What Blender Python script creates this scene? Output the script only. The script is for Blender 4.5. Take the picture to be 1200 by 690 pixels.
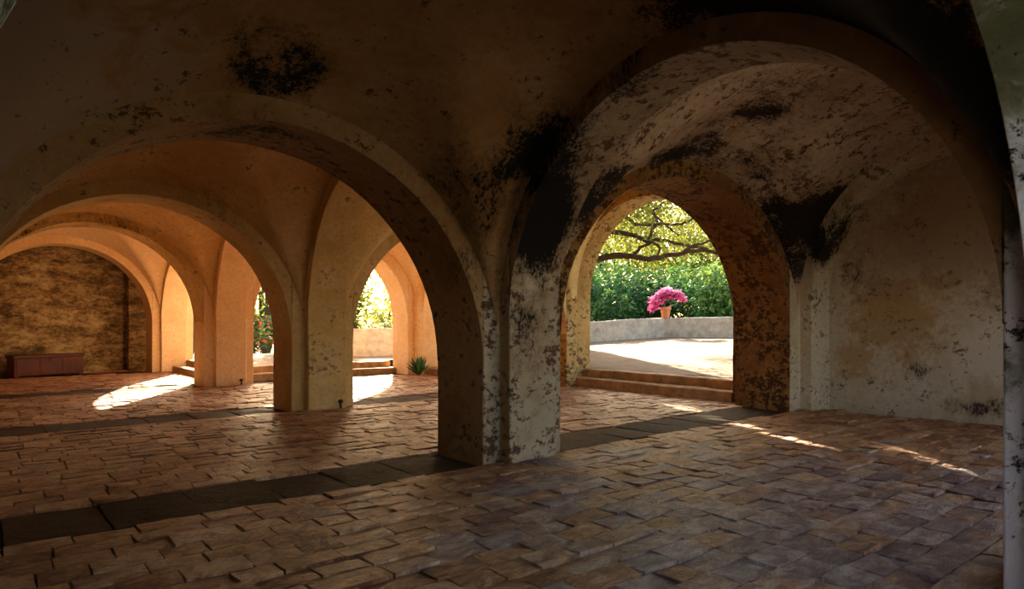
import bpy, bmesh, math, random
from mathutils import Vector, noise, Matrix
for o in list(bpy.data.objects): bpy.data.objects.remove(o)
SC = bpy.context.scene
COL = SC.collection
R = random.Random(7)

# ------------------------------------------------------------------ camera, sky, sun, exposure
H = 1.5; FPX = 772.7; V0 = 376.6; YAW = .689
CY, SY = math.cos(YAW), math.sin(YAW)
cd = bpy.data.cameras.new('camera'); cam = bpy.data.objects.new('camera', cd); COL.objects.link(cam)
cam.location = (0, 0, H); cam.rotation_euler = (math.pi/2, 0, -YAW)
cd.sensor_width = 36; cd.lens = FPX/1200*36; cd.shift_y = (V0-345)/1200; cd.clip_start = .05; cd.clip_end = 400
SC.camera = cam
w = bpy.data.worlds.new('sky'); SC.world = w; w.use_nodes = True
wn = w.node_tree; bg = wn.nodes['Background']
sky = wn.nodes.new('ShaderNodeTexSky'); sky.sky_type = 'NISHITA'; sky.sun_disc = False
SUN_EL = math.radians(26); SUN_AZ = math.radians(29.5)
sky.sun_elevation = SUN_EL; sky.sun_rotation = SUN_AZ; sky.air_density = 1.2; sky.dust_density = 3; sky.ozone_density = 1
tint = wn.nodes.new('ShaderNodeMix'); tint.data_type = 'RGBA'; tint.blend_type = 'MULTIPLY'; tint.inputs[0].default_value = 1; tint.inputs[7].default_value = (1, .87, .72, 1)
wn.links.new(sky.outputs[0], tint.inputs[6]); wn.links.new(tint.outputs[2], bg.inputs[0]); bg.inputs[1].default_value = .38
sd = bpy.data.lights.new('sun', 'SUN'); sun = bpy.data.objects.new('sun', sd); COL.objects.link(sun)
sd.energy = 18; sd.angle = math.radians(.6); sd.color = (1, .82, .56)
sdir = Vector((math.sin(SUN_AZ)*math.cos(SUN_EL), math.cos(SUN_AZ)*math.cos(SUN_EL), math.sin(SUN_EL)))
sun.rotation_euler = sdir.to_track_quat('Z', 'Y').to_euler(); sun.location = sdir*60
SC.view_settings.view_transform = 'Standard'; SC.view_settings.look = 'None'
SC.view_settings.gamma = 1; SC.view_settings.exposure = 1.05

# ------------------------------------------------------------------ materials
def nt(name):
    m = bpy.data.materials.new(name); m.use_nodes = True
    n = m.node_tree; b = n.nodes['Principled BSDF']; return m, n, b
def node(n, t, **k):
    x = n.nodes.new(t)
    for a, v in k.items():
        if a in x.inputs: x.inputs[a].default_value = v
        else: setattr(x, a, v)
    return x
def ntex(n, vec, scale, detail=6, rough=.6, dist=0):
    x = node(n, 'ShaderNodeTexNoise'); x.inputs['Scale'].default_value = scale; x.inputs['Detail'].default_value = detail
    x.inputs['Roughness'].default_value = rough; x.inputs['Distortion'].default_value = dist
    n.links.new(vec, x.inputs['Vector']); return x.outputs['Fac']
def scalev(n, vec, s):
    x = node(n, 'ShaderNodeMapping'); x.inputs['Scale'].default_value = s; n.links.new(vec, x.inputs[0]); return x.outputs[0]
def ramp(n, fac, stops):
    x = node(n, 'ShaderNodeValToRGB'); e = x.color_ramp.elements
    while len(e) < len(stops): e.new(.5)
    for i, (p, c) in enumerate(stops):
        e[i].position = p; e[i].color = (*c, 1) if len(c) == 3 else c
    n.links.new(fac, x.inputs[0]); return x.outputs[0]
def mth(n, op, a, b=None, c=None, clamp=False):
    x = node(n, 'ShaderNodeMath', operation=op); x.use_clamp = clamp
    for i, v in enumerate((a, b, c)):
        if v is None: continue
        if isinstance(v, (int, float)): x.inputs[i].default_value = v
        else: n.links.new(v, x.inputs[i])
    return x.outputs[0]
def mix(n, f, a, b):
    x = node(n, 'ShaderNodeMix', data_type='RGBA')
    for s, v in ((0, f), (6, a), (7, b)):
        if isinstance(v, (int, float)): x.inputs[s].default_value = v
        elif isinstance(v, tuple): x.inputs[s].default_value = (*v, 1)
        else: n.links.new(v, x.inputs[s])
    return x.outputs[2]
def smooth(n, v, lo, hi):
    x = node(n, 'ShaderNodeMapRange', interpolation_type='SMOOTHSTEP')
    x.inputs[1].default_value = lo; x.inputs[2].default_value = hi; n.links.new(v, x.inputs[0]); return x.outputs[0]
def bump(n, b, h, strength=.3, dist=.02):
    x = node(n, 'ShaderNodeBump'); x.inputs['Strength'].default_value = strength; x.inputs['Distance'].default_value = dist
    n.links.new(h, x.inputs['Height']); n.links.new(x.outputs[0], b.inputs['Normal'])

def plaster(name, c1, c2, c3, mold=.0, blobs=(), moldcol=(.008, .0075, .007), fscale=5., peel=.25, stretch=(1, 1, .55), peelcol=None, rel=.5, tints=()):
    """Old lime plaster. mold = how much black mould everywhere; blobs = (centre, radius, gain) where the mould grows thick."""
    m, n, b = nt(name)
    g = node(n, 'ShaderNodeNewGeometry').outputs['Position']
    big = ntex(n, g, .55, 4, .6, .4); mid = ntex(n, g, 2.2, 8, .65, .5); fine = ntex(n, g, 14, 8, .7)
    t = mth(n, 'ADD', mth(n, 'MULTIPLY', big, .55), mth(n, 'MULTIPLY', mid, .45))
    col = ramp(n, t, [(.36, c2), (.5, c1), (.64, c3)])
    col = mix(n, smooth(n, fine, .35, .72), col, mix(n, .5, col, tuple(x*.62 for x in c1)))
    for (c, r, tc, st) in tints:
        d = node(n, 'ShaderNodeVectorMath', operation='DISTANCE'); n.links.new(g, d.inputs[0]); d.inputs[1].default_value = c
        x = mth(n, 'ADD', mth(n, 'MULTIPLY', d.outputs['Value'], -1/r), mth(n, 'MULTIPLY', mth(n, 'ADD', mid, mth(n, 'MULTIPLY', fine, .5)), 2.6))
        col = mix(n, mth(n, 'MULTIPLY', smooth(n, x, .85, 1.5), st), col, tc)
    # small flaked pieces
    pn = ntex(n, scalev(n, g, (1, 1, 1.3)), 9, 10, .78, .1)
    pk = smooth(n, mth(n, 'ADD', pn, mth(n, 'MULTIPLY', mth(n, 'SUBTRACT', mid, .25), .5)), .74-peel*.2, .80-peel*.2)
    col = mix(n, pk, col, peelcol or tuple(x*.45 for x in c2))
    # mould
    mn = ntex(n, scalev(n, g, stretch), fscale*.3, 12, .7, .15)
    mn2 = ntex(n, scalev(n, g, stretch), fscale*5, 8, .8, .3)
    v = mth(n, 'ADD', mth(n, 'MULTIPLY', mn, .64), mth(n, 'MULTIPLY', mn2, .46))
    v = mth(n, 'ADD', v, mold-.55)
    for (c, r, gain) in blobs:
        d = node(n, 'ShaderNodeVectorMath', operation='DISTANCE'); n.links.new(g, d.inputs[0]); d.inputs[1].default_value = c
        x = node(n, 'ShaderNodeMapRange', interpolation_type='SMOOTHSTEP')
        x.inputs[1].default_value = r; x.inputs[2].default_value = r*.35; x.inputs[3].default_value = 0; x.inputs[4].default_value = gain
        n.links.new(d.outputs['Value'], x.inputs[0]); v = mth(n, 'ADD', v, x.outputs[0])
    mk = smooth(n, v, .12, .17)
    halo = mth(n, 'MULTIPLY', smooth(n, v, .03, .15), .55)
    col = mix(n, halo, col, tuple(x*.4 for x in c2))
    col = mix(n, mk, col, moldcol)
    n.links.new(col, b.inputs['Base Color']); b.inputs['Roughness'].default_value = .88
    b.inputs['Specular IOR Level'].default_value = .2
    h = mth(n, 'ADD', mth(n, 'MULTIPLY', mid, .6), mth(n, 'MULTIPLY', fine, .25))
    h = mth(n, 'SUBTRACT', h, mth(n, 'MULTIPLY', pk, .25)); h = mth(n, 'SUBTRACT', h, mth(n, 'MULTIPLY', mk, .15))
    bump(n, b, h, rel, .03)
    return m

BL_PIER = [((4.8, 5.45, 2.75), .85, .13), ((4.5, 5.5, 2.3), .6, .10), ((4.75, 5.5, 1.25), .55, .09), ((4.6, 5.5, 1.7), .5, .05), ((5.0, 5.5, .9), .5, .04), ((4.3, 5.7, 2.3), .6, .07), ((5.0, 5.4, 2.0), .4, .06)]
BL_LARCH = [((3.8, 5.7, 2.65), 1.1, .09), ((4.3, 5.8, 1.7), .9, .05), ((1.8, 5.9, 3.08), .65, .13), ((2.3, 5.7, 3.15), .4, .06), ((4.2, 5.7, 2.0), .5, .04)]
BL_VAULT = [((4.3, 5.4, 2.7), 1.35, .15), ((3.7, 5.5, 3.1), .8, .06), ((4.25, 4.7, 3.35), .7, .13), ((4.3, 1.4, 2.9), 1.3, .38), ((4.15, 1.9, 3.6), 1.2, .34), ((4.2, 2.9, 4.0), .9, .22),
            ((1.9, 5.3, 3.65), .7, .24), ((1.3, 4.6, 3.9), .5, .1), ((3.5, 1.6, 3.9), .9, .08)]
BL_RIM = [((4.41, 4.7, 3.4), .8, .14), ((4.41, 5.3, 2.7), .8, .13), ((4.41, 3.9, 3.75), .5, .14), ((4.7, 5.25, 2.6), .7, .08), ((4.41, 3.1, 3.95), .4, .12)]
BL_HALL = [((10.6, 5.4, 2.8), 1.3, .14), ((9.6, 5.4, 3.45), 1.3, .11), ((8.2, 5.0, 3.9), 1.3, .08), ((11.0, 4.9, 3.1), .8, .16),
           ((5.7, 5.35, 2.9), 1.0, .13), ((7.2, 5.3, 3.6), .8, .08), ((7.6, 4.1, 4.3), 1.2, .05), ((9.5, 3.8, 4.3), 1.4, .05)]
M = {}
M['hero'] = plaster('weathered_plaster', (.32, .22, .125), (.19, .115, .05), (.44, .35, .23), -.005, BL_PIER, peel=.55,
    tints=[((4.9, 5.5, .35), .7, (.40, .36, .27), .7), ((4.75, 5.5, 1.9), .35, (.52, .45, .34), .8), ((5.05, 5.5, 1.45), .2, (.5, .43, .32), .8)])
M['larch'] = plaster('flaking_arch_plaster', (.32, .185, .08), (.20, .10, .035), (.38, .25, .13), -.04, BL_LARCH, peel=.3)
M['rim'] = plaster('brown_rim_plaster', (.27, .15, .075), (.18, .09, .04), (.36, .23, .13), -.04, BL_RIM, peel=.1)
M['dim'] = plaster('ochre_vault_plaster', (.31, .165, .065), (.20, .095, .03), (.36, .22, .105), -.06, BL_VAULT, peel=.1, tints=[((0.2, 5.0, 2.8), 1.3, (.30, .24, .2), .6)])  # grey tint paints skylight onto the left end of the vault
M['hall'] = plaster('stained_vault_plaster', (.50, .37, .27), (.30, .19, .12), (.60, .48, .38), .012, BL_HALL, peel=.42, stretch=(.6, 1.2, 1.2), peelcol=(.12, .05, .03), moldcol=(.018, .012, .01))
M['soff'] = plaster('mottled_soffit_plaster', (.40, .30, .20), (.25, .16, .09), (.50, .41, .31), -.008, BL_RIM+BL_PIER, peel=.5, peelcol=(.10, .05, .03),
    tints=[((4.9, 5.5, .35), .7, (.42, .38, .29), .7), ((4.75, 5.5, 1.9), .35, (.54, .47, .36), .8), ((5.05, 5.5, 1.45), .2, (.5, .43, .32), .8)])
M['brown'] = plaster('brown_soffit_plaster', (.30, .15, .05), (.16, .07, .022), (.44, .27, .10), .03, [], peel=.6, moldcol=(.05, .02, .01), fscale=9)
M['door'] = plaster('golden_brown_plaster', (.52, .34, .13), (.30, .16, .05), (.62, .48, .26), .0, [((10.95, 11.0, 1.0), .6, .05)], peel=.5, moldcol=(.07, .03, .012), fscale=7)
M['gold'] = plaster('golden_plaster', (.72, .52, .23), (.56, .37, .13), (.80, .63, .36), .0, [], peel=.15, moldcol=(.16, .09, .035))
M['stainedgold'] = plaster('brown_stained_gold_plaster', (.70, .49, .20), (.48, .29, .10), (.78, .60, .32), .02, [((1.7, 16.6, 3.6), 1.6, .07)], peel=.2, moldcol=(.11, .05, .018))
M['peach'] = plaster('peach_limewash', (.86, .61, .36), (.76, .50, .26), (.9, .69, .46), -.09, [], peel=-.1, rel=.25)
M['blind'] = plaster('mottled_wall_plaster', (.56, .44, .31), (.38, .26, .14), (.64, .54, .44), -.03, [((11.6, 2.85, .26), .3, .17), ((11.6, 3.5, .22), .24, .17), ((11.6, 3.2, .2), .2, .15), ((11.6, 3.95, .75), .2, .16), ((11.6, 5.3, 2.4), .7, .1)], peel=.15, moldcol=(.06, .035, .025),
    tints=[((11.6, 3.4, 3.1), 1.5, (.34, .23, .15), .75), ((11.6, 4.2, 1.6), .9, (.38, .20, .065), .75), ((11.6, 4.9, .9), .4, (.42, .24, .09), .7), ((11.6, 4.3, 2.7), .8, (.36, .24, .17), .6), ((11.6, 3.0, 1.0), .6, (.68, .56, .47), .6), ((11.6, 2.4, 2.6), .9, (.38, .27, .22), .6)])  # ochre stains; tints darker towards the top, paler low down
M['moss'] = plaster('mossy_stone', (.17, .165, .10), (.06, .07, .03), (.42, .40, .34), -.04, [((4.3, .9, 3.2), 1.6, .07)], peel=.2, fscale=5, rel=1.0, tints=[((4.35, 1.0, -.2), 2.9, (.66, .62, .70), 1)])
M['ring'] = plaster('pale_ring_plaster', (.60, .48, .33), (.44, .32, .18), (.70, .60, .46), -.01, [((11.2, 5.2, 3.0), .8, .17), ((11.2, 4.7, 3.5), .6, .09)], peel=.3, moldcol=(.02, .014, .01))  # dark blobs: stain on the left haunch, also painting the ring's shadow line
M['lav'] = plaster('grey_limewash', (.66, .62, .68), (.54, .50, .54), (.74, .70, .76), -.06, [((4.3, 1.0, 2.6), .9, .12)], peel=0)
M['bay'] = plaster('amber_vault_plaster', (.70, .47, .20), (.52, .32, .12), (.78, .57, .30), -.035, [((2.3, 10.9, 3.4), 1.2, .05)], peel=.1, moldcol=(.08, .035, .015))

def simple(name, c, rough=.7, metal=0, var=.25, scale=8, spec=.4, bs=.3, bd=.01):
    m, n, b = nt(name); g = node(n, 'ShaderNodeNewGeometry').outputs['Position']
    f = ntex(n, g, scale, 7, .65)
    n.links.new(ramp(n, f, [(.3, tuple(x*(1-var) for x in c)), (.7, tuple(min(1, x*(1+var)) for x in c))]), b.inputs['Base Color'])
    b.inputs['Roughness'].default_value = rough; b.inputs['Metallic'].default_value = metal; b.inputs['Specular IOR Level'].default_value = spec
    bump(n, b, f, bs, bd); return m

def tilemat(name, band=False):
    m, n, b = nt(name); g = node(n, 'ShaderNodeNewGeometry').outputs['Position']
    a = node(n, 'ShaderNodeAttribute', attribute_name='tone'); s = node(n, 'ShaderNodeSeparateColor'); n.links.new(a.outputs['Color'], s.inputs[0])
    big = ntex(n, g, .5, 3, .5); mid = ntex(n, scalev(n, g, (1, 1.6, 1)), 5, 8, .68, .6); fine = ntex(n, scalev(n, g, (1, 2, 1)), 30, 6, .7, .4)
    t = mth(n, 'ADD', mth(n, 'MULTIPLY', s.outputs[0], .26), mth(n, 'MULTIPLY', mth(n, 'ADD', mid, mth(n, 'MULTIPLY', mth(n, 'SUBTRACT', mid, .5), .9)), .8))
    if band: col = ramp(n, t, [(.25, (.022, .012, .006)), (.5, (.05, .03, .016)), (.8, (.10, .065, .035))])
    else:
        col = ramp(n, t, [(.2, (.09, .03, .012)), (.42, (.30, .115, .045)), (.58, (.52, .26, .12)), (.82, (.70, .48, .28))])
        cool = ramp(n, t, [(.2, (.07, .05, .065)), (.48, (.21, .155, .18)), (.8, (.52, .45, .44))])
        # random greyer bricks, plus cool skylight painted into brick colour near the camera
        d = node(n, 'ShaderNodeVectorMath', operation='DISTANCE'); n.links.new(g, d.inputs[0]); d.inputs[1].default_value = (5.2, 2.2, 0)
        near = smooth(n, mth(n, 'ADD', mth(n, 'MULTIPLY', d.outputs['Value'], -1), 5.2), 0, 4.2)
        k = smooth(n, mth(n, 'ADD', mth(n, 'MULTIPLY', s.outputs[1], .45), mth(n, 'ADD', mth(n, 'MULTIPLY', near, .5), mth(n, 'MULTIPLY', ntex(n, g, 2.5, 5, .7), .7))), .75, 1.05)
        col = mix(n, mth(n, 'MULTIPLY', k, .8), col, cool)
    col = mix(n, smooth(n, fine, .52, .68), col, mix(n, .6, col, (.03, .018, .012)))
    n.links.new(col, b.inputs['Base Color'])
    n.links.new(ramp(n, mid, [(.3, (.36,)*3), (.7, (.6,)*3)] if not band else [(.3, (.6,)*3), (.7, (.9,)*3)]), b.inputs['Roughness']); b.inputs['Specular IOR Level'].default_value = .55 if not band else .15
    rock = ntex(n, scalev(n, g, (1, 2.2, 1)), 11, 7, .6, .5)
    bump(n, b, mth(n, 'ADD', mth(n, 'ADD', mid, mth(n, 'MULTIPLY', fine, .22)), mth(n, 'MULTIPLY', rock, .55)), 1.0, .06 if not band else .03)
    return m
M['tile'] = tilemat('terracotta_paver'); M['slab'] = tilemat('dark_floor_slab', True)
M['joint'] = simple('joint_dirt', (.035, .022, .014), .95)
M['step'] = simple('worn_step_stone', (.40, .25, .13), .8, var=.5, scale=5, bs=.6, bd=.02)
M['sand'] = simple('terrace_sand', (.215, .16, .12), .95, var=.3, scale=3, bs=.8, bd=.03)
M['parapet'] = simple('parapet_render', (.46, .41, .38), .9, var=.35, scale=4, bs=.5, bd=.02)
M['bark'] = simple('bark', (.055, .034, .024), .9, var=.5, scale=9, bs=.8, bd=.03)
M['terracotta'] = simple('terracotta_pot', (.55, .20, .09), .7, var=.2)
M['iron'] = simple('rusty_iron', (.05, .03, .022), .6, .6, var=.4)
M['redwood'] = simple('red_painted_wood', (.08, .008, .005), .5, var=.5, scale=4)
M['ground'] = simple('garden_ground', (.10, .13, .04), .95, var=.5, scale=1.5)
M['concrete'] = simple('roof_lime', (.4, .36, .3), .95)

def leafmat(name, cols, trans=.5):
    m, n, b = nt(name); out = n.nodes['Material Output']; n.nodes.remove(b)
    a = node(n, 'ShaderNodeAttribute', attribute_name='tone'); s = node(n, 'ShaderNodeSeparateColor'); n.links.new(a.outputs['Color'], s.inputs[0])
    col = ramp(n, s.outputs[0], [(i/(len(cols)-1), c) for i, c in enumerate(cols)])
    d = node(n, 'ShaderNodeBsdfDiffuse'); t = node(n, 'ShaderNodeBsdfTranslucent'); g = node(n, 'ShaderNodeBsdfGlossy'); g.inputs['Roughness'].default_value = .45
    n.links.new(col, d.inputs[0]); n.links.new(mix(n, .14, col, (.9, .8, .1)) if trans > .3 else col, t.inputs[0]); g.inputs[0].default_value = (.8, .85, .8, 1)
    x = node(n, 'ShaderNodeMixShader'); x.inputs[0].default_value = trans; n.links.new(d.outputs[0], x.inputs[1]); n.links.new(t.outputs[0], x.inputs[2])
    y = node(n, 'ShaderNodeMixShader'); y.inputs[0].default_value = .05; n.links.new(x.outputs[0], y.inputs[1]); n.links.new(g.outputs[0], y.inputs[2])
    n.links.new(y.outputs[0], out.inputs[0]); return m
M['leaf'] = leafmat('tree_leaf', [(.015, .04, .01), (.05, .10, .018), (.14, .17, .025), (.42, .33, .04)])
M['leafd'] = leafmat('shrub_leaf', [(.01, .045, .02), (.025, .10, .035), (.07, .19, .05), (.2, .3, .06)], .3)
M['leafy'] = leafmat('sunny_leaf', [(.05, .12, .015), (.14, .22, .02), (.30, .34, .04), (.5, .45, .07)], .5)
M['pink'] = leafmat('pink_bract', [(.6, .04, .28), (.82, .16, .48), (.88, .42, .66)], .3)
M['red'] = leafmat('red_bloom', [(.6, .05, .03), (.8, .15, .08)], .3)

def endwall_mat():
    m, n, b = nt('ruined_masonry'); g = node(n, 'ShaderNodeNewGeometry').outputs['Position']
    a = ntex(n, scalev(n, g, (1, 1, 2.6)), 1.1, 12, .74, 0); c = ntex(n, scalev(n, g, (1, 1, 1.6)), 8, 8, .8, 0)
    t = mth(n, 'ADD', mth(n, 'MULTIPLY', a, .6), mth(n, 'MULTIPLY', c, .4))
    n.links.new(ramp(n, t, [(.40, (.04, .025, .015)), (.47, (.16, .10, .045)), (.53, (.36, .26, .13)), (.62, (.58, .48, .32))]), b.inputs['Base Color'])
    b.inputs['Roughness'].default_value = .95; bump(n, b, t, .9, .08); return m
M['ruin'] = endwall_mat()

# ------------------------------------------------------------------ helpers
def obj(name, bm, m, parent=None, smooth_=False, bevel=0):
    me = bpy.data.meshes.new(name); bm.normal_update(); bm.to_mesh(me); bm.free()
    for x in (m if isinstance(m, (list, tuple)) else [m]): me.materials.append(x)
    if smooth_:
        me.polygons.foreach_set('use_smooth', [True]*len(me.polygons))
        if hasattr(me, 'set_sharp_from_angle'): me.set_sharp_from_angle(angle=math.radians(38))
    o = bpy.data.objects.new(name, me); COL.objects.link(o)
    if parent: o.parent = parent
    if bevel:
        b = o.modifiers.new('edge', 'BEVEL'); b.width = bevel; b.segments = 2; b.limit_method = 'ANGLE'; b.angle_limit = math.radians(50)
    return o
def tag(o, label, cat, group=None, kind=None):
    if label: o['label'] = label
    if cat: o['category'] = cat
    if group: o['group'] = group
    if kind: o['kind'] = kind
    return o
def struct(o): o['kind'] = 'structure'; return o
def empty(name, loc, label=None, cat=None, group=None):
    o = bpy.data.objects.new(name, None); COL.objects.link(o); o.location = loc; o.empty_display_size = .2
    return tag(o, label, cat, group)
def wob(p, a=.012, s=1.3):
    v = noise.noise_vector(Vector(p)*s); return Vector(p)+v*a
def prism(poly, z0, z1, nz=8, w=True, zmid=None):
    """vertical prism with a plan polygon, sliced so that its edges can wander"""
    bm = bmesh.new(); rings = []
    # insert points along long edges
    for i in range(nz+1):
        z = z0+(z1-z0)*i/nz
        rings.append([bm.verts.new(wob((x, y, z)) if w and i > 0 else (x, y, z)) for x, y in poly])
    k = len(poly)
    for i in range(nz):
        for j in range(k):
            bm.faces.new((rings[i][j], rings[i][(j+1) % k], rings[i+1][(j+1) % k], rings[i+1][j]))
    bm.faces.new(list(reversed(rings[0]))); bm.faces.new(rings[-1])
    bmesh.ops.recalc_face_normals(bm, faces=bm.faces); return bm
def box(bm, x0, x1, y0, y1, z0, z1, mat=None):
    vs = [bm.verts.new((x, y, z)) for z in (z0, z1) for y in (y0, y1) for x in (x0, x1)]
    if mat is not None:
        for v in vs: v.co = mat @ v.co
    fs = []
    for f in ((0, 2, 3, 1), (4, 5, 7, 6), (0, 1, 5, 4), (2, 6, 7, 3), (0, 4, 6, 2), (1, 3, 7, 5)): fs.append(bm.faces.new([vs[i] for i in f]))
    return fs
def boxbm(*a):
    bm = bmesh.new(); box(bm, *a); return bm
def prof(s, c, hw, zc, rise, n=2.0):
    t = min(1, abs(s-c)/hw); return zc+rise*(max(0, 1-t**n))**(1/n)

ZT = 4.95
def arch_bm(axis, s0, s1, t0, t1, zc, rise, n=2.0, seg=36, ztop=ZT, nt_=4):
    """a wall strip that stands on an arch: axis 'x' spans along X with thickness in Y"""
    bm = bmesh.new(); c = (s0+s1)/2; hw = (s1-s0)/2
    def P(s, t, z): return (s, t, z) if axis == 'x' else (t, s, z)
    ss = [c-hw*math.cos(math.pi*i/seg) for i in range(seg+1)]
    low = [[bm.verts.new(wob(P(s, t0+(t1-t0)*j/nt_, prof(s, c, hw, zc, rise, n)))) for j in range(nt_+1)] for s in ss]
    top = [[bm.verts.new(P(s, t0+(t1-t0)*j/nt_, ztop)) for j in (0, nt_)] for s in ss]
    for i in range(seg):
        for j in range(nt_): bm.faces.new((low[i][j], low[i+1][j], low[i+1][j+1], low[i][j+1]))
        bm.faces.new((low[i][0], top[i][0], top[i+1][0], low[i+1][0]))
        bm.faces.new((low[i][nt_], low[i+1][nt_], top[i+1][1], top[i][1]))
        bm.faces.new((top[i][0], top[i][1], top[i+1][1], top[i+1][0]))
    for i in (0, seg): bm.faces.new([*low[i], top[i][1], top[i][0]])
    bmesh.ops.recalc_face_normals(bm, faces=bm.faces); return bm
def arch(label, m, *a, name='arch', **k):
    o = obj(name, arch_bm(*a, **k), m, smooth_=True, bevel=.022)
    if label: tag(o, label, 'arch')
    else: struct(o)
    return o
def vault(x0, x1, y0, y1, pS, pN, pW, pE, crown, m, sc=1.5, N=40):
    """groin vault; p* = (zc, rise) where it meets the arch on that side"""
    bm = bmesh.new(); xc, yc, hx, hy = (x0+x1)/2, (y0+y1)/2, (x1-x0)/2, (y1-y0)/2
    def F(p): return math.sqrt(max(0, 1-p*p))
    g = []
    for i in range(N+1):
        row = []
        a = -math.cos(math.pi*i/N)
        for j in range(N+1):
            b = -math.cos(math.pi*j/N)
            A = pS if b < 0 else pN; B = pW if a < 0 else pE
            q = b*b; p = a*a
            zA = (1-q)*(sc+(crown-sc)*F(a))+q*(A[0]+A[1]*F(a))
            zB = (1-p)*(sc+(crown-sc)*F(b))+p*(B[0]+B[1]*F(b))
            d = zA-zB; k = .05
            z = .5*(zA+zB+math.sqrt(d*d+k*k)) if abs(a) < .999 and abs(b) < .999 else max(zA, zB)
            v = Vector((xc+hx*a, yc+hy*b, min(z, ZT-.02)))
            e = min(1, min(hx-abs(hx*a), hy-abs(hy*b))*3)
            row.append(bm.verts.new(wob(v, .04*e+.006, .9)))
        g.append(row)
    for i in range(N):
        for j in range(N): bm.faces.new((g[i][j], g[i][j+1], g[i+1][j+1], g[i+1][j]))
    o = obj('ceiling', bm, m, smooth_=True); return struct(o)

# ------------------------------------------------------------------ plan
YK = {-1: -.13, 0: 5.4, 1: 10.75, 2: 16.12, 3: 21.7}
PX0, PX1 = 4.19, 5.32          # east row of piers
QX0, QX1 = -1.23, -.11         # west row
NX, NY = .22, .17
def cross(x0, x1, y0, y1):
    a, b = NX, NY
    return [(x0+a, y0), (x1-a, y0), (x1-a, y0+b), (x1, y0+b), (x1, y1-b), (x1-a, y1-b), (x1-a, y1), (x0+a, y1), (x0+a, y1-b), (x0, y1-b), (x0, y0+b), (x0+a, y0+b)]
pier_info = {0: ('big mould-blackened plaster pier standing nearest in the middle of the floor', 'hero'),
             1: ('golden plain plaster pier, second in the row, behind the blackened middle pier', 'gold'),
             2: ('peach plaster pier, third in the row, between two strips of sunlit garden', 'peach'),
             3: ('slim-looking pale pier farthest back, beside the dark ruined end wall', 'peach')}
def pier(x0, x1, y, m, lab):
    o = obj('pier', prism(cross(x0, x1, y, y+1.22), -.05, ZT, 14), m, smooth_=True, bevel=.018)
    if lab: tag(o, lab, 'pier')
    else: struct(o)
    return o
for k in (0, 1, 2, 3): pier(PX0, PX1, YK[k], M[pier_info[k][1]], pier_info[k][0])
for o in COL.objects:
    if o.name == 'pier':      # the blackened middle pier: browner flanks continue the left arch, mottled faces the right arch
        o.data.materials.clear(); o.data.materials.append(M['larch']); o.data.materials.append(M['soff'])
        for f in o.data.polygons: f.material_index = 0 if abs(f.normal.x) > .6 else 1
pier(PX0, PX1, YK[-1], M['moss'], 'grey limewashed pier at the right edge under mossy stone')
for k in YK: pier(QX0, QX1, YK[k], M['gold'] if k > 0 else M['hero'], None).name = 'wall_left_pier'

# A arches (span along X), west column
A = {-1: (1.08, 2.15), 0: (1.04, 2.15), 1: (1.21, 2.15), 2: (1.43, 2.15), 3: (1.5, 2.15)}
alab = {0: 'nearest broad left arch, dark and flaking, springing from the blackened middle pier',
        1: 'second left arch in depth, golden underside, landing on the second pier',
        2: 'third left arch in depth, brown-stained soffit, landing on the third pier',
        3: 'farthest left arch, peach coloured, framing the dark ruined wall'}
amat = {-1: 'moss', 0: 'larch', 1: 'gold', 2: 'stainedgold', 3: 'peach'}
for k in A:
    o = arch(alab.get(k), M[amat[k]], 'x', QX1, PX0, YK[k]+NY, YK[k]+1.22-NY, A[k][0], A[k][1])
    if k < 0: o.name = 'wall_back_arch'
# R arches (span along Y), pier row east
Rr = {-1: (1.48, 2.17), 0: (1.6, 2.3), 1: (1.55, 2.3), 2: (1.5, 1.85)}
rlab = {-1: 'great right-hand arch with a black outer rim, between the middle pier and the right edge',
        0: 'golden arch between the blackened middle pier and the second pier',
        1: 'peach arch between the second and the third pier of the row',
        2: 'sunlit pale arch over the steps between the third and the farthest pier'}
rmat = {-1: 'hero', 0: 'gold', 1: 'peach', 2: 'peach'}
for k in Rr:
    o = arch(rlab.get(k), M[rmat[k]] if k >= 0 else [M['rim'], M['soff']], 'y', YK[k]+1.22, YK[k+1], PX0+NX, PX1-NX, *Rr[k])
    if k == -1:
        for f in o.data.polygons:
            if abs(f.normal.x) < .6: f.material_index = 1
# R arches west row + infill
for k in Rr:
    o = arch(None, M['gold' if k > 0 else 'hero'], 'y', YK[k]+1.22, YK[k+1], QX0+NX, QX1-NX, *Rr[k]); o.name = 'wall_left_arch'
struct(obj('wall_left', boxbm(-1.0, -.75, YK[-1]+.6, 23.6, -.2, ZT), M['dim']))
# east column arches
A2 = {-2: (1.2, 2.3), -1: (1.2, 2.3), 0: (1.2, 2.32), 1: (1.2, 2.35)}
o = arch('brown-plastered inner arch in front of the garden opening on the right', M['brown'], 'x', PX1, 10.62, YK[0]+NY, 6.6, 1.2, 2.32, n=2.1)
o = arch('golden arch from the second pier across to the right, half seen behind the middle pier', M['gold'], 'x', PX1, 10.62, YK[1]+NY, YK[1]+1.05, 1.2, 2.35)
for k in (-1,):
    arch(None, M['hall'], 'x', PX1, 10.62, YK[k]+NY, YK[k]+1.05, 1.2, 2.3).name = 'wall_right_arch'
arch('peach outer arch framing bright garden and terrace wall, beyond the second pier', M['peach'], 'x', PX1, 9.6, YK[2]+NY, YK[2]+1.05, 1.47, 2.2)

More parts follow.
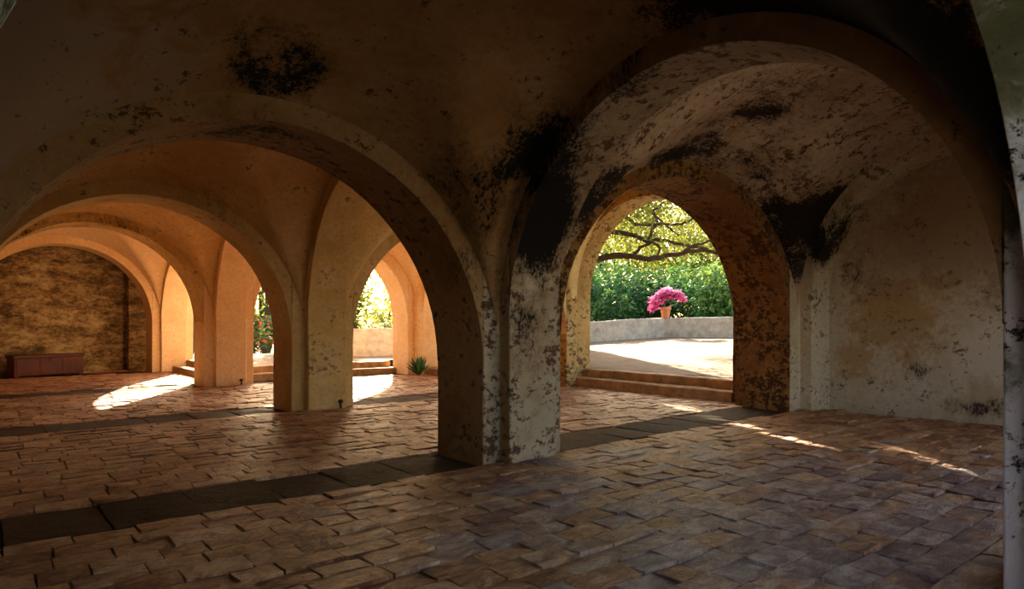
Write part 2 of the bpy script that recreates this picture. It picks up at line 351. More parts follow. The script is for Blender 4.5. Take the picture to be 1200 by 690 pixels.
# facade (right-hand outer wall)
PIER_A = ''
def fac(poly, m, name, lab=None):
    global PIER_A
    o = obj(name, prism(poly, -.05, ZT, 12), m, smooth_=True, bevel=.018)
    PIER_A = o.name
    return tag(o, lab, 'pier') if lab else struct(o)
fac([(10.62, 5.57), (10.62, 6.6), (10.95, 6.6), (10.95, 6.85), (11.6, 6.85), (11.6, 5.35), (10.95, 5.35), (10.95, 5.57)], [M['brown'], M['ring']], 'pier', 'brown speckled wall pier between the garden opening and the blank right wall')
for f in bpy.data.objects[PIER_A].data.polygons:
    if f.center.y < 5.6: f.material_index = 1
fac([(10.62, 10.92), (10.62, 11.8), (9.95, 11.8), (9.95, 12.15), (10.95, 12.15), (11.6, 12.15), (11.6, 11.1), (10.95, 11.1), (10.95, 10.92)], M['door'], 'wall_right_pier')
fac([(9.6, 16.29), (9.6, 17.17), (9.8, 17.17), (9.8, 17.34), (10.95, 17.34), (10.95, 16.05), (9.95, 16.05), (9.8, 16.12), (9.8, 16.29)], M['peach'], 'pier', 'pale peach corner pier with a green plant at its foot')
fac([(10.62, .04), (10.62, .92), (10.95, .92), (10.95, 1.05), (11.6, 1.05), (11.6, -.3), (10.95, -.3), (10.95, .04)], M['hall'], 'wall_right_pier')
arch('deep arch of the open garden doorway at the right', M['door'], 'y', 6.85, 11.1, 10.95, 11.6, 2.02, 2.12)
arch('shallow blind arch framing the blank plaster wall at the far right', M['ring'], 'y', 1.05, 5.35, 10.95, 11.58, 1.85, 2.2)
arch(None, M['peach'], 'y', 12.15, 16.05, 9.95, 10.95, 1.6, 2.0).name = 'wall_right_arch'
struct(obj('wall_right', boxbm(11.6, 11.9, -.3, 5.6, -.2, ZT), M['blind']))
# masonry end wall, askew
E0, E1 = Vector((-.9, 21.95)), Vector((3.78, 23.45))
def endwall():
    bm = bmesh.new(); nx, nz = 70, 56; d = (E1-E0); nrm = Vector((-d.y, d.x)).normalized(); g = []
    for i in range(nx+1):
        row = []
        for j in range(nz+1):
            p = E0+d*i/nx; z = 4.2*j/nz
            dep = .05*noise.fractal(Vector((p.x*1.3, p.y, z*3.2)), .8, 2.2, 4)+.03*noise.noise(Vector((p.x*5, p.y*5, z*11)))
            row.append(bm.verts.new((p.x+nrm.x*dep, p.y+nrm.y*dep, z)))
        g.append(row)
    for i in range(nx):
        for j in range(nz): bm.faces.new((g[i][j], g[i+1][j], g[i+1][j+1], g[i][j+1]))
    return bm
struct(obj('wall_end', endwall(), M['ruin'], smooth_=True))
struct(obj('wall_end', boxbm(3.76, 4.4, 22.93, 23.9, -.2, 4.2), M['ruin']))
struct(obj('wall_end', boxbm(-1.2, 4.4, 23.9, 24.1, -.2, 4.9), M['ruin']))

# vaults.  west column: x -.33..4.41
def out(zr, dr=.2): return (zr[0], zr[1]+dr)
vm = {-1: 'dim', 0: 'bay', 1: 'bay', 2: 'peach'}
for k in (-1, 0, 1, 2):
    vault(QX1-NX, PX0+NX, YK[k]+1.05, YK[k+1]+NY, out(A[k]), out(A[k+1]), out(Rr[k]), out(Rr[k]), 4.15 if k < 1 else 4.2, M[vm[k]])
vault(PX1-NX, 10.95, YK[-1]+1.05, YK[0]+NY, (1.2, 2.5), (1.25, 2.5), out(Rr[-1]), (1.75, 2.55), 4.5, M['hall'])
vault(PX1-NX, 10.95, 6.6, YK[1]+NY, (1.25, 2.5), (1.25, 2.5), out(Rr[0]), (2.0, 2.4), 4.5, M['gold'])
vault(PX1-NX, 9.95, YK[1]+1.05, YK[2]+NY, (1.25, 2.5), (1.47, 2.4), out(Rr[1]), (1.6, 2.2), 4.3, M['peach'])
# mossy stone springer high at the right edge
roof = bmesh.new()
box(roof, -1.4, 11.95, -.2, 17.4, ZT, ZT+.3); box(roof, -1.4, 5.4, 17.4, 24.2, ZT, ZT+.3)
struct(obj('roof', roof, M['concrete']))

# ------------------------------------------------------------------ floor of pavers
struct_floor = struct(obj('floor', boxbm(-1.3, 11.7, -1.6, 24.0, -.25, -.045), M['joint']))
def pxsize(x, y):
    d = SY*x+CY*y; l = CY*x-SY*y
    if d < .8: return None
    u = 600+FPX*l/d; v = V0+FPX*H/d
    return (u, v, d)
def paver_mesh(L, W, seed, tone, nx=4, ny=3, amp=.006):
    bm = bmesh.new(); r = random.Random(seed); lay = bm.verts.layers.float_color.new('tone')
    g = []
    tx, ty = r.uniform(-.008, .008), r.uniform(-.01, .01); dz = r.uniform(-.005, .007)
    for i in range(nx+1):
        row = []
        for j in range(ny+1):
            x = L*(i/nx-.5); y = W*(j/ny-.5); edge = i in (0, nx) or j in (0, ny)
            z = dz+tx*x/L*2+ty*y/W*2+amp*noise.noise(Vector((x*7+seed*3.1, y*9, seed)))-(.006 if edge else 0)
            jx = r.uniform(-.005, .005) if edge else 0
            row.append(bm.verts.new((x+jx, y+(r.uniform(-.005, .005) if edge else 0), z)))
        g.append(row)
    for i in range(nx):
        for j in range(ny): bm.faces.new((g[i][j], g[i+1][j], g[i+1][j+1], g[i][j+1]))
    ring = [g[i][0] for i in range(nx+1)]+[g[nx][j] for j in range(1, ny+1)]+[g[i][ny] for i in range(nx-1, -1, -1)]+[g[0][j] for j in range(ny-1, 0, -1)]
    lo = [bm.verts.new((v.co.x*1.01, v.co.y*1.01, -.06)) for v in ring]
    for i in range(len(ring)):
        j = (i+1) % len(ring); bm.faces.new((ring[j], ring[i], lo[i], lo[j]))
    for v in bm.verts: v[lay] = (*tone, 1)
    me = bpy.data.meshes.new('paver'); bm.to_mesh(me); bm.free(); me.polygons.foreach_set('use_smooth', [True]*len(me.polygons))
    if hasattr(me, 'set_sharp_from_angle'): me.set_sharp_from_angle(angle=math.radians(50))
    return me
WID = .232
LENS = [.27, .33, .39, .46]
variants = {}
for li, L in enumerate(LENS):
    for s in range(9):
        me = paver_mesh(L-.016, WID-.015, li*20+s, (R.random(), R.random(), R.random()))
        me.materials.append(M['tile']); variants[(li, s)] = me
slabv = {}
for s in range(8):
    me = paver_mesh(.64-.012, .88-.02, 100+s, (R.random(), R.random(), 0), 5, 5, .004); me.materials.append(M['slab']); slabv[s] = me
def inpier(x, y):
    for k, yy in YK.items():
        if yy+.1 < y < yy+1.12 and (PX0+.1 < x < PX1-.1): return True
    return False
bands = [(YK[k]+.14, YK[k]+1.04) for k in YK]
rows = []
edges = sorted(bands); segs = []; cur = -1.5
for a, b in edges:
    if a > cur: segs.append((cur, a))
    cur = b
segs.append((cur, 23.9))
place = []   # (size key, mesh, x, y, band?, L, W)
for a, b in segs:
    n = max(1, round((b-a)/WID)); wd = (b-a)/n
    for r_ in range(n):
        yy = a+wd*(r_+.5); x = -1.1-R.random()*.4
        while x < 11.3:
            li = R.choice((0, 1, 1, 2, 2, 3)); L = LENS[li]
            if not inpier(x+L/2, yy) and x+L < 11.65 and not (yy > 17.3 and x > 5.3): place.append((variants[(li, R.randrange(9))], x+L/2, yy, wd/WID, R.choice((0, math.pi)), False))
            x += L
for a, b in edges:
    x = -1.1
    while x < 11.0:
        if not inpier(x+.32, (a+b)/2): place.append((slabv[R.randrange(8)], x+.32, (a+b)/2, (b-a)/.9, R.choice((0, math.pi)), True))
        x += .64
def vis(p):
    q = pxsize(p[1], p[2])
    if not q: return 99
    u, v, d = q
    if u < -15 or u > 1185 or v > 705: return 99
    # hidden behind the middle pier
    if 520 < u < 655 and d > 7.6: return 60+d
    return d
tl = sorted([p for p in place if not p[5]], key=vis); sl = sorted([p for p in place if p[5]], key=vis)
def put(p, nm):
    o = bpy.data.objects.new(nm, p[0]); COL.objects.link(o); o.parent = struct_floor
    o.location = (p[1], p[2], -.015 if nm == 'slab' else 0); o.scale = (1, p[3], 1); o.rotation_euler = (0, 0, p[4])
for p in tl[:300]: put(p, 'paver')
nslab = len([p for p in sl if vis(p) < 60])
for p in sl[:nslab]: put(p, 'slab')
def joined(lst, nm, m):
    V, Fc, T, off = [], [], [], 0; cache = {}
    for me, x, y, sy, rz, _ in lst:
        if me not in cache:
            co = [tuple(v.co) for v in me.vertices]; cache[me] = (co, [tuple(f.vertices) for f in me.polygons])
        co, fa = cache[me]; s = -1 if rz else 1; t = (R.random(), R.random(), 0, 1)
        dz = R.uniform(-.004, .004)
        V += [(x+s*c[0], y+s*c[1]*sy, c[2]+dz-(.015 if nm == 'small_slab' else 0)) for c in co]; Fc += [tuple(i+off for i in f) for f in fa]; T += [t]*len(co); off += len(co)
    me = bpy.data.meshes.new(nm); me.from_pydata(V, [], Fc); a = me.attributes.new('tone', 'FLOAT_COLOR', 'POINT')
    a.data.foreach_set('color', [c for t in T for c in t]); me.materials.append(m); me.polygons.foreach_set('use_smooth', [True]*len(me.polygons))
    if hasattr(me, 'set_sharp_from_angle'): me.set_sharp_from_angle(angle=math.radians(50))
    o = bpy.data.objects.new(nm, me); COL.objects.link(o); o.parent = struct_floor; o['kind'] = 'stuff'; return o
joined(tl[300:], 'small_paver', M['tile'])
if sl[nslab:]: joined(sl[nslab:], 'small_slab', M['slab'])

# ------------------------------------------------------------------ steps and terrace
def step(nm, x0, x1, y0, y1, z0, z1, lab):
    bm = bmesh.new(); L = max(x1-x0, y1-y0); alongx = (x1-x0) > (y1-y0); n = 14; rings = []
    for i in range(n+1):
        t = i/n
        if alongx: x = x0+(x1-x0)*t; pts = [(x, y0, z0), (x, y0, z1-.02), (x, y0+.02, z1), (x, y1, z1), (x, y1, z0)]
        else: y = y0+(y1-y0)*t; pts = [(x0, y, z0), (x0, y, z1-.02), (x0+.02, y, z1), (x1, y, z1), (x1, y, z0)]
        rings.append([bm.verts.new(wob(p, .02, 2.3)) for p in pts])
    for i in range(n):
        for j in range(5): bm.faces.new((rings[i][j], rings[i][(j+1) % 5], rings[i+1][(j+1) % 5], rings[i+1][j]))
    bm.faces.new(rings[0]); bm.faces.new(rings[-1]); bmesh.ops.recalc_face_normals(bm, faces=bm.faces)
    return tag(obj(nm, bm, M['step'], smooth_=True), lab, 'step')
step('stone_step', 10.93, 11.32, 6.86, 11.09, -.02, .19, 'lower worn stone step of the garden doorway at the right')
step('stone_step', 11.34, 11.75, 6.86, 11.09, -.02, .37, 'upper worn stone step of the garden doorway at the right')
step('stone_step', 5.33, 9.6, 16.95, 17.32, -.02, .17, 'lower step under the peach outer arch beyond the second pier')
step('stone_step', 5.33, 9.6, 17.34, 17.75, -.02, .34, 'upper step under the peach outer arch beyond the second pier')
step('stone_step', 4.7, 5.06, 17.36, 21.68, -.02, .17, 'lower sunlit step between the third and the farthest pier')
step('stone_step', 5.08, 5.45, 17.36, 21.68, -.02, .34, 'upper sunlit step between the third and the farthest pier')
step('stone_step', 10.0, 10.8, 12.15, 16.05, -.02, .2, 'side doorway step hidden behind the middle pier')

def terr_z(x): return .37+.041*max(0, x-11.5) if x > 11.5 else .34
def terrace():
    bm = bmesh.new()
    def patch(xs, ys):
        g = [[bm.verts.new((x, y, terr_z(x)+.02*noise.noise(Vector((x*1.2, y*1.2, 0))))) for y in ys] for x in xs]
        for i in range(len(xs)-1):
            for j in range(len(ys)-1): bm.faces.new((g[i][j], g[i+1][j], g[i+1][j+1], g[i][j+1]))
    fr = lambda a, b, s: [a+(b-a)*i/max(1, round((b-a)/s)) for i in range(max(1, round((b-a)/s))+1)]
    patch(fr(11.7, 25, .4), fr(4.0, 20.5, .5)); patch(fr(5.4, 11.7, .5), fr(17.7, 20.5, .4)); patch(fr(5.4, 11.7, .6), fr(20.5, 24, .6))
    patch(fr(10.8, 11.7, .3), fr(12.1, 17.7, .4)); return bm
struct(obj('terrace', terrace(), M['sand'], smooth_=True))
struct(obj('sky_blocker_wall', boxbm(-9, 20, -4.4, -4.0, -.3, 1.9), M['parapet']))  # unseen wall added behind the camera to cut sky light on the vaults
struct(obj('garden_ground', boxbm(-60, 90, -60, 110, -1.2, -.3), M['ground']))

def low_wall(p, q, hgt, label, m=M['parapet'], th=.4, zb=-.3):
    p, q = Vector(p), Vector(q); d = q-p; L = d.length; nrm = Vector((-d.y, d.x)).normalized()*th; n = max(2, int(L/.5)); bm = bmesh.new(); rings = []
    for i in range(n+1):
        c = p+d*i/n; zt = terr_z(c.x)+hgt
        pts = [(c.x, c.y, zb), (c.x, c.y, zt-.04), (c.x+nrm.x*.1, c.y+nrm.y*.1, zt), (c.x+nrm.x*.9, c.y+nrm.y*.9, zt), (c.x+nrm.x, c.y+nrm.y, zt-.04), (c.x+nrm.x, c.y+nrm.y, zb)]
        rings.append([bm.verts.new(wob(x, .03, .9)) for x in pts])
    for i in range(n):
        for j in range(6): bm.faces.new((rings[i][j], rings[i][(j+1) % 6], rings[i+1][(j+1) % 6], rings[i+1][j]))
    bm.faces.new(rings[0]); bm.faces.new(rings[-1]); bmesh.ops.recalc_face_normals(bm, faces=bm.faces)
    return tag(obj('parapet', bm, m, smooth_=True), label, 'wall')
K = Vector((22.8, 17.5))
low_wall((15.0, 18.75), K, .82, 'grey rendered garden parapet running left of the flower pot')
low_wall(K, (26.5, 4.5), .82, 'grey rendered garden parapet running right of the flower pot')
low_wall((7.8, 20.5), (10.65, 20.0), .93, 'sandy parapet framed by the peach outer arch', m=M['parapet'])
low_wall((10.65, 20.0), (15.0, 18.75), .93, 'lighter return of the sandy parapet beside the corner pier')

# ------------------------------------------------------------------ plants
def leaves_mesh(name, pts, size, m, parent, seed=1, aspect=.5, spread=1.0, droop=.2):
    r = random.Random(seed); V, Fc, T = [], [], []; off = 0
    for (p, sc, tone) in pts:
        a = Vector((r.gauss(0, 1), r.gauss(0, 1), r.gauss(0, .6)-droop)).normalized(); up = Vector((r.gauss(0, .6), r.gauss(0, .6), 1)).normalized()
        b = a.cross(up)
        if b.length < .1: b = Vector((1, 0, 0))
        b.normalize(); L = size*sc*r.uniform(.7, 1.3); W = L*aspect*.5; nn = a.cross(b)
        q = Vector(p)
        V += [q, q+a*L*.5+b*W+nn*L*.06, q+a*L, q+a*L*.5-b*W+nn*L*.06]; Fc.append((off, off+1, off+2, off+3)); off += 4
        t = min(1, max(0, tone+r.uniform(-.22, .22))); T += [(t, 0, 0, 1)]*4
    me = bpy.data.meshes.new(name); me.from_pydata([tuple(v) for v in V], [], Fc)
    a = me.attributes.new('tone', 'FLOAT_COLOR', 'POINT'); a.data.foreach_set('color', [c for t in T for c in t])
    me.materials.append(m); o = bpy.data.objects.new(name, me); COL.objects.link(o); o.parent = parent; o['kind'] = 'stuff'; return o
def tube(bm, pts, radii, sides=7):
    rings = []
    for i, p in enumerate(pts):
        p = Vector(p); d = (Vector(pts[min(i+1, len(pts)-1)])-Vector(pts[max(i-1, 0)])).normalized()
        x = d.orthogonal().normalized() if not rings else (rings[-1][1]-d*rings[-1][1].dot(d)).normalized()
        y = d.cross(x); rings.append(([bm.verts.new(p+(x*math.cos(2*math.pi*k/sides)+y*math.sin(2*math.pi*k/sides))*radii[i]) for k in range(sides)], x))
    for i in range(len(rings)-1):
        for k in range(sides):
            a, b = rings[i][0], rings[i+1][0]; bm.faces.new((a[k], a[(k+1) % sides], b[(k+1) % sides], b[k]))
    bm.faces.new(list(reversed(rings[0][0]))); bm.faces.new(rings[-1][0])
def crook(p, q, n, amp, seed):
    p, q = Vector(p), Vector(q); out_ = []
    for i in range(n+1):
        t = i/n; v = p.lerp(q, t); v += noise.noise_vector(Vector((seed*3.3, t*3.5, seed)))*amp*math.sin(math.pi*min(1, t*1.1+.02)); out_.append(v)
    return out_
def shrub(name, loc, rx, ry, h, label, m, n=1600, size=.18, group=None, z0=-.3, dark=.0, seed=0, flowers=None, lobes=9):
    e = empty(name, (loc[0], loc[1], z0), label, 'shrub' if 'shrub' in name else 'tree', group); r = random.Random(seed+11)
    cl = [(r.uniform(-.75, .75)*rx, r.uniform(-.75, .75)*ry, h*r.uniform(.3, .85), r.uniform(.35, .6)) for _ in range(lobes)]
    pts = []; fl = []
    for i in range(n):
        c = r.choice(cl); th = r.uniform(0, 2*math.pi); ph = math.acos(r.uniform(-1, 1)); rr = c[3]*(r.random()**.33)
        dv = (math.cos(th)*math.sin(ph), math.sin(th)*math.sin(ph), math.cos(ph))
        p = (c[0]+dv[0]*rr*rx, c[1]+dv[1]*rr*ry, max(.05, c[2]+dv[2]*rr*h*.6))
        pts.append((p, 1, .45+.3*dv[2]-dark+.2*noise.noise(Vector(p)*1.1)))
        if flowers and rr > c[3]*.8 and r.random() < flowers[1]: fl.append((p, .7, .5))
    leaves_mesh('foliage', pts, size, m, e, seed)
    if fl: leaves_mesh('bloom', fl, size, flowers[0], e, seed+5, .9)
    bm = bmesh.new()
    for c in cl[:6]: tube(bm, crook((0, 0, -.2), (c[0], c[1], c[2]), 5, .2, seed+c[0]), [.05*h*.5, .045*h*.5, .035*h*.5, .025*h*.5, .02*h*.5, .01], 5)
    obj('stem', bm, M['bark'], e, True)
    return e
def at(u, d):
    k = (u-600)/FPX; return (d*(SY+CY*k), d*(CY-SY*k))
def zat(v, d): return H+(V0-v)*d/FPX

# spreading tree over the terrace
def big_tree():
    tx, ty = at(626, 19.0)
    e = empty('spreading_tree', (tx, ty, .3), 'spreading dark-limbed tree arching over the terrace outside the doorway', 'tree')
    O = Vector((tx, ty, .3)); bm = bmesh.new()
    tube(bm, [(0, 0, -.5), (.05, 0, .8), (.1, -.05, 1.9), (.15, -.1, 2.9), (.1, 0, 4.2)], [.34, .27, .24, .22, .16], 10); obj('trunk', bm, M['bark'], e, True)
    tips = []
    br = [  # list of (u, v, distance) through which a limb passes, start radius
        ([(628, 310, 19), (670, 307, 18.6), (700, 303, 18.4), (722, 299, 18.2), (741, 300, 18), (760, 304, 17.8), (780, 300, 17.8), (800, 296, 17.6), (822, 293, 17.4), (850, 297, 17.2), (885, 300, 17)], .105),
        ([(628, 290, 19), (672, 275, 18.8), (700, 270, 18.6), (720, 272, 18.4), (745, 276, 18.2), (758, 283, 18.1), (775, 281, 18), (800, 287, 18), (830, 292, 18)], .085),
        ([(628, 280, 19), (690, 250, 19.4), (730, 252, 19.4), (745, 262, 19.3), (765, 264, 19.3), (800, 262, 19.2), (812, 256, 19.2), (840, 250, 19.2)], .06),
        ([(741, 300, 18), (750, 290, 18), (765, 284, 17.9), (774, 290, 17.9), (772, 299, 17.9), (764, 304, 17.9)], .045),
        ([(628, 285, 19), (680, 240, 20), (720, 238, 20), (757, 244, 20), (785, 268, 20), (796, 276, 20)], .055),
        ([(758, 283, 18.1), (770, 262, 18.1), (766, 247, 18.1), (780, 236, 18.1), (800, 225, 18)], .04),
        ([(800, 296, 17.6), (812, 288, 17.6), (830, 284, 17.6), (850, 278, 17.6)], .035)]
    for pts, r0 in br:
        w_ = [Vector((*at(u, d), zat(v, d)))-O for u, v, d in pts]
        fine = []
        for i in range(len(w_)-1):
            for t in (0, .33, .66): fine.append(w_[i].lerp(w_[i+1], t)+noise.noise_vector(w_[i]*2+Vector((t*3, 0, 0)))*.05)
        fine.append(w_[-1]); n = len(fine); bm = bmesh.new(); tube(bm, fine, [r0*(1-.75*i/n)+.008 for i in range(n)], 7); obj('branch', bm, M['bark'], e, True)
    r = random.Random(5)
    for i in range(9):   # limbs the other way and up
        a = i/9*2*math.pi+.4; L = r.uniform(3, 5); q = (math.cos(a)*L, math.sin(a)*L, r.uniform(5, 7))
        if 4.4 < (q[0]+O.x)*.87-(q[1]+O.y)*.4924 < 6.1: continue  # limbs left out where they would block the sun streaks
        bm = bmesh.new(); tube(bm, crook((.1, 0, 4.0), q, 8, .6, i+1), [.13, .12, .1, .09, .07, .06, .05, .035, .02], 6); obj('branch', bm, M['bark'], e, True)
    pts = []
    for i in range(34000):
        # thin layer clumps
        c = (i*7919) % 190; rc = random.Random(c+900)
        cu, cdist = rc.uniform(560, 930), rc.uniform(16.2, 26); cx, cy_ = at(cu, cdist)
        zc = zat(rc.uniform(205, 300), cdist) if rc.random() < .62 else rc.uniform(4.8, 8.0)
        rad = rc.uniform(.5, 1.15)
        p = Vector((cx+r.gauss(0, rad*.5), cy_+r.gauss(0, rad*.5), zc+r.gauss(0, rad*.28)))-O
        qq = (p.x+O.x)*.87-(p.y+O.y)*.4924
        if 4.76 < qq < 5.08 or 5.58 < qq < 5.88: continue  # leafless gaps cut through the canopy so the sun streaks reach the floor
        pts.append((p, 1, .42+.35*noise.noise(Vector((cx, cy_, zc)))+r.uniform(-.1, .1)))
    leaves_mesh('foliage', pts, .14, M['leaf'], e, 3, .42, droop=.5)
big_tree()
def blocker_tree(x, y, rad, h, label):
    e = empty('streak_blocker_tree', (x, y, .3), label, 'tree', 'unseen trees added to shape the sun streaks'); bm = bmesh.new(); rings = []
    for i in range(25):
        t = i/24; rr = rad*min(1, 5*t+.3)*(1 if t < .8 else (1-t)/.2*.9+.1)
        rings.append([bm.verts.new((math.cos(a*.3927)*rr*(1+.08*noise.noise(Vector((x+a, t*9, 1)))), math.sin(a*.3927)*rr, .4+t*(h-.4))) for a in range(16)])
    for i in range(24):
        for a in range(16): bm.faces.new((rings[i][a], rings[i][(a+1) % 16], rings[i+1][(a+1) % 16], rings[i+1][a]))
    bm.faces.new(list(reversed(rings[0]))); bm.faces.new(rings[-1])
    lay = bm.verts.layers.float_color.new('tone')
    for v in bm.verts: v[lay] = (.1, 0, 0, 1)
    obj('crown', bm, M['leafd'], e, True); bm = bmesh.new(); tube(bm, [(0, 0, -.4), (0, 0, .6)], [.1, .08]); obj('trunk', bm, M['bark'], e, True)
    r = random.Random(x); leaves_mesh('foliage', [((math.cos(a)*rad*.97, math.sin(a)*rad*.97, z), 1, .4) for a, z in ((r.uniform(0, 6.283), r.uniform(.4, h*.82)) for _ in range(1500))], .08, M['leafd'], e, 8)
for qc, rad, yy, hh, lb in ((4.35, .44, 16.2, 10, 'broadest and leftmost'), (5.34, .29, 16.6, 10, 'tall and slim, in the middle'), (6.16, .3, 16.9, 10, 'tall and rightmost'),
                            (4.93, .22, 17.5, 5.7, 'lowest of the row'), (5.74, .2, 17.5, 8.3, 'middle-sized, at the back')):
    blocker_tree((qc+.4924*yy)/.87, yy, rad, hh, 'unseen columnar evergreen added to shape the sun streaks, '+lb)  # added out of view to block sun, with gaps that shape two floor streaks
# shrubs beyond the parapet: (u, distance, rx, height, material, label)
SH = [(690, 32, 2.6, 4.3, 'leafd', 'dark green shrub behind the parapet, leftmost in the doorway'),
      (728, 36, 3.0, 4.6, 'leafd', 'broad green shrub behind the parapet just left of the flower pot'),
      (765, 39, 3.0, 4.4, 'leafd', 'deep green shrub directly behind the flower pot'),
      (812, 35, 2.8, 4.4, 'leafd', 'dense green shrub behind the parapet just right of the flower pot'),
      (852, 32, 2.5, 4.6, 'leafd', 'yellowish-green shrub behind the parapet, rightmost in the doorway')]
for i, (u, d, rx, hh, m, lab) in enumerate(SH):
    x, y = at(u, d); shrub('garden_shrub', (x, y), rx, rx, hh, lab, M[m], 3600, .3, 'shrubs beyond the terrace parapet', 0, 0 if i < 4 else -.2, i+1)
# background trees
BT = [(660, 48, 6, 11, 'leafy', 'sunlit yellow-green tree far beyond the shrubs, left in the doorway'),
      (745, 54, 6.5, 12, 'leafy', 'sunlit yellow-green tree far behind the flower pot'),
      (835, 48, 6, 12, 'leafy', 'sunlit yellow-green tree far beyond the shrubs, right in the doorway')]
for i, (u, d, rx, hh, m, lab) in enumerate(BT):
    x, y = at(u, d); shrub('garden_tree', (x, y), rx, rx, hh, lab, M[m], 6500, .42, 'sunlit trees beyond the garden', 0, 0, i+30, lobes=14)
# garden behind the peach arch and the slits
GB = [('garden_shrub', 300, 27, 1.5, 2.0, 'leafd', 'low shrub with red blooms seen between the third and second piers', True),
      ('garden_tree', 312, 33, 2.6, 7.0, 'leafy', 'bright yellow-green tree seen in the slit left of the second pier', False),
      ('garden_shrub', 222, 31, 1.6, 5.5, 'leafy', 'bright shrub glimpsed beside the farthest pier', False),
      ('garden_shrub', 415, 26, 1.7, 3.7, 'leafy', 'bright shrub behind the sandy parapet beside the second pier', False),
      ('garden_tree', 452, 30, 2.3, 4.3, 'leafy', 'bushy sunlit tree behind the sandy parapet, near the corner pier', False),
      ('garden_tree', 500, 33, 3.0, 6.5, 'leafy', 'sunlit tree hidden behind the corner pier', False)]
for i, (nm, u, d, rx, hh, m, lab, fl) in enumerate(GB):
    x, y = at(u, d); shrub(nm, (x, y), rx, rx, hh, lab, M[m], 2400, .2, None, 0, -.1, i+60, (M['red'], .5) if fl else None)
x, y = 11.2, 25.4; shrub('garden_tree', (x, y), 1.35, 1.35, 8.2, 'tall tree added to shade the steps, mostly hidden behind the second pier', M['leaf'], 6000, .3, None, 0, 0, 77, lobes=12)  # added to keep sun from the left half of the peach arch
# palm fronds in the arch
def palm(u, d, label):
    x, y = at(u, d); e = empty('palm', (x, y, .0), label, 'palm'); r = random.Random(9)
    bm = bmesh.new(); tube(bm, [(0, 0, -.3), (0, 0, .8), (.05, 0, 1.4)], [.14, .12, .1], 9); obj('trunk', bm, M['bark'], e, True)
    for i in range(13):
        a = i*2.4; L = r.uniform(1.5, 2.0); el = r.uniform(.2, 1.2); bm = bmesh.new(); lay = bm.verts.layers.float_color.new('tone'); P = []
        for k in range(13):
            t = k/12; rr = L*t*math.cos(el)*(1+.1*t); P.append(Vector((math.cos(a)*rr, math.sin(a)*rr, 1.4+L*t*math.sin(el)-1.1*t*t)))
        side = Vector((-math.sin(a), math.cos(a), 0))
        for k in range(12):
            w_ = .34*math.sin(math.pi*(k+1)/13.5)
            for s in (-1, 1):
                base = P[k]; tip = P[k]+side*s*w_+(P[k+1]-P[k])*.9+Vector((0, 0, -.12)); b2 = P[k].lerp(P[k+1], .55)
                bm.faces.new([bm.verts.new(base), bm.verts.new(tip), bm.verts.new(b2)])
        tube(bm, P, [.014]*13, 4)
        for v in bm.verts: v[lay] = (.5, 0, 0, 1)
        obj('frond', bm, M['leafy'], e)
palm(452, 24.5, 'small arching palm behind the sandy parapet')
# plant at corner pier
def clump(x, y, z, label, hh=.45, n=26):
    e = empty('leafy_plant', (x, y, z), label, 'plant'); r = random.Random(4)
    for i in range(n):
        a = r.uniform(0, 6.28); L = r.uniform(.3, .6); bm = bmesh.new(); lay = bm.verts.layers.float_color.new('tone'); prev = None; sd_ = Vector((-math.sin(a), math.cos(a), 0)); el = r.uniform(.5, 1.3)
        for k in range(6):
            t = k/5; c = Vector((math.cos(a)*L*t*math.cos(el), math.sin(a)*L*t*math.cos(el), hh*1.5*t*math.sin(el)-.25*t*t*hh)); w_ = .05*math.sin(math.pi*(t*.85+.1))
            cur = [bm.verts.new(c-sd_*w_), bm.verts.new(c+sd_*w_)]
            if prev: bm.faces.new((prev[0], prev[1], cur[1], cur[0]))
            prev = cur
        for v in bm.verts: v[lay] = (r.uniform(.2, .7), 0, 0, 1)
        obj('leaf', bm, M['leafd'], e)
clump(9.62, 15.75, 0, 'green leafy plant at the foot of the pale corner pier')

# flower pot on the parapet corner
def lathe(profile, n=20):
    bm = bmesh.new(); rings = [[bm.verts.new((r*math.cos(2*math.pi*k/n), r*math.sin(2*math.pi*k/n), z)) for k in range(n)] for r, z in profile]
    for i in range(len(rings)-1):
        for k in range(n): bm.faces.new((rings[i][k], rings[i][(k+1) % n], rings[i+1][(k+1) % n], rings[i+1][k]))
    bm.faces.new(list(reversed(rings[0]))); bm.faces.new(rings[-1]); return bm
pc = K+Vector((.1, .02)); pz = terr_z(K.x)+.82
pe = empty('potted_bougainvillea', (pc.x, pc.y, pz-.01), 'magenta bougainvillea in a terracotta pot on the parapet corner', 'plant')
obj('pot', lathe([(.14, 0), (.155, .03), (.205, .36), (.235, .37), (.24, .45), (.215, .455), (.2, .40), (.19, .38)]), M['terracotta'], pe, True)
obj('soil', lathe([(.01, .37), (.2, .39), (.2, .395), (.01, .40)]), M['joint'], pe)
r = random.Random(2); fl, lf = [], []
rt = Vector((CY, -SY, 0))
bm = bmesh.new()
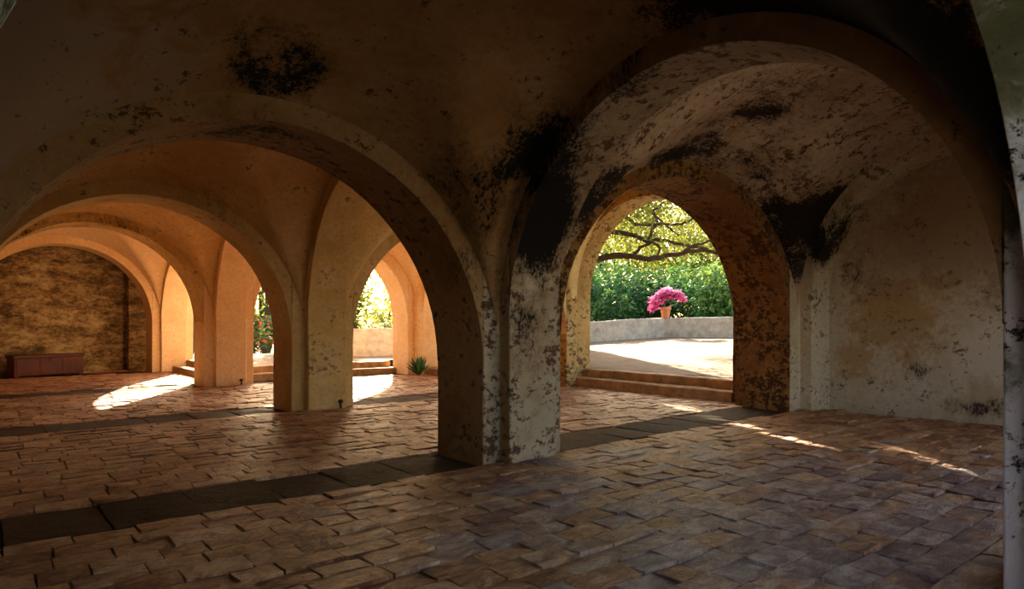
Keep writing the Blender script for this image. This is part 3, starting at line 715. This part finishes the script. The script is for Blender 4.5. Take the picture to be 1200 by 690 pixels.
for (a, b, c, rad, n) in ((.0, 0, 1.05, .36, 420), (.45, 0, 1.0, .28, 260), (-.4, 0, .75, .3, 260), (-.55, 0, .42, .2, 120), (.75, 0, .82, .17, 90), (-.2, 0, .95, .28, 200)):
    cpos = rt*a+Vector((0, 0, c)); tube(bm, crook((0, 0, .35), cpos, 5, .12, a+2), [.02, .018, .015, .012, .01, .006], 5)
    for i in range(n):
        v = Vector((r.gauss(0, 1), r.gauss(0, 1), r.gauss(0, 1))).normalized()*rad*(r.random()**.4); v.z *= .7; fl.append((cpos+v, 1, .5+.5*v.z/rad))
        if i % 5 == 0: lf.append((cpos+v*.8, 1, .4))
obj('stem', bm, M['bark'], pe, True)
leaves_mesh('flowers', fl, .12, M['pink'], pe, 4, .9); leaves_mesh('foliage', lf, .12, M['leafd'], pe, 6, .5)

# ------------------------------------------------------------------ small things inside
# red wooden chest before the end wall
ce = empty('wooden_chest', (1.65, 22.2, 0), 'dark red wooden chest on the floor before the ruined end wall', 'chest'); ce.rotation_euler = (0, 0, .33)
def ebox(nm, *a, m=M['redwood'], bv=.01): return obj(nm, boxbm(*a), m, ce, bevel=bv)
ebox('body', -.85, .85, -.22, .22, .05, .52); ebox('lid', -.88, .88, -.25, .25, .523, .6)
for sx in (-1, 1):
    for sy in (-1, 1): ebox('foot', sx*.78-.06, sx*.78+.06, sy*.17-.05, sy*.17+.05, 0, .05)
for i in range(3): ebox('front_panel', -.8+i*.55, -.8+i*.55+.5, -.232, -.221, .1, .48)
ebox('hasp', -.03, .03, -.245, -.233, .42, .53, m=M['iron'], bv=.002)
# iron pegs at the pier feet
def peg(x, y, lab):
    e = empty('iron_peg', (x, y, 0), lab, 'peg')
    obj('shaft', lathe([(.018, 0), (.018, .12), (.014, .13)], 10), M['iron'], e, True); h = obj('cap', lathe([(.04, .10), (.045, .125), (.03, .15), (.01, .155)], 12), M['iron'], e, True)
peg(4.95, 10.66, 'small iron peg on the floor at the foot of the golden second pier')
peg(4.95, 16.03, 'small iron peg on the floor at the foot of the peach third pier')
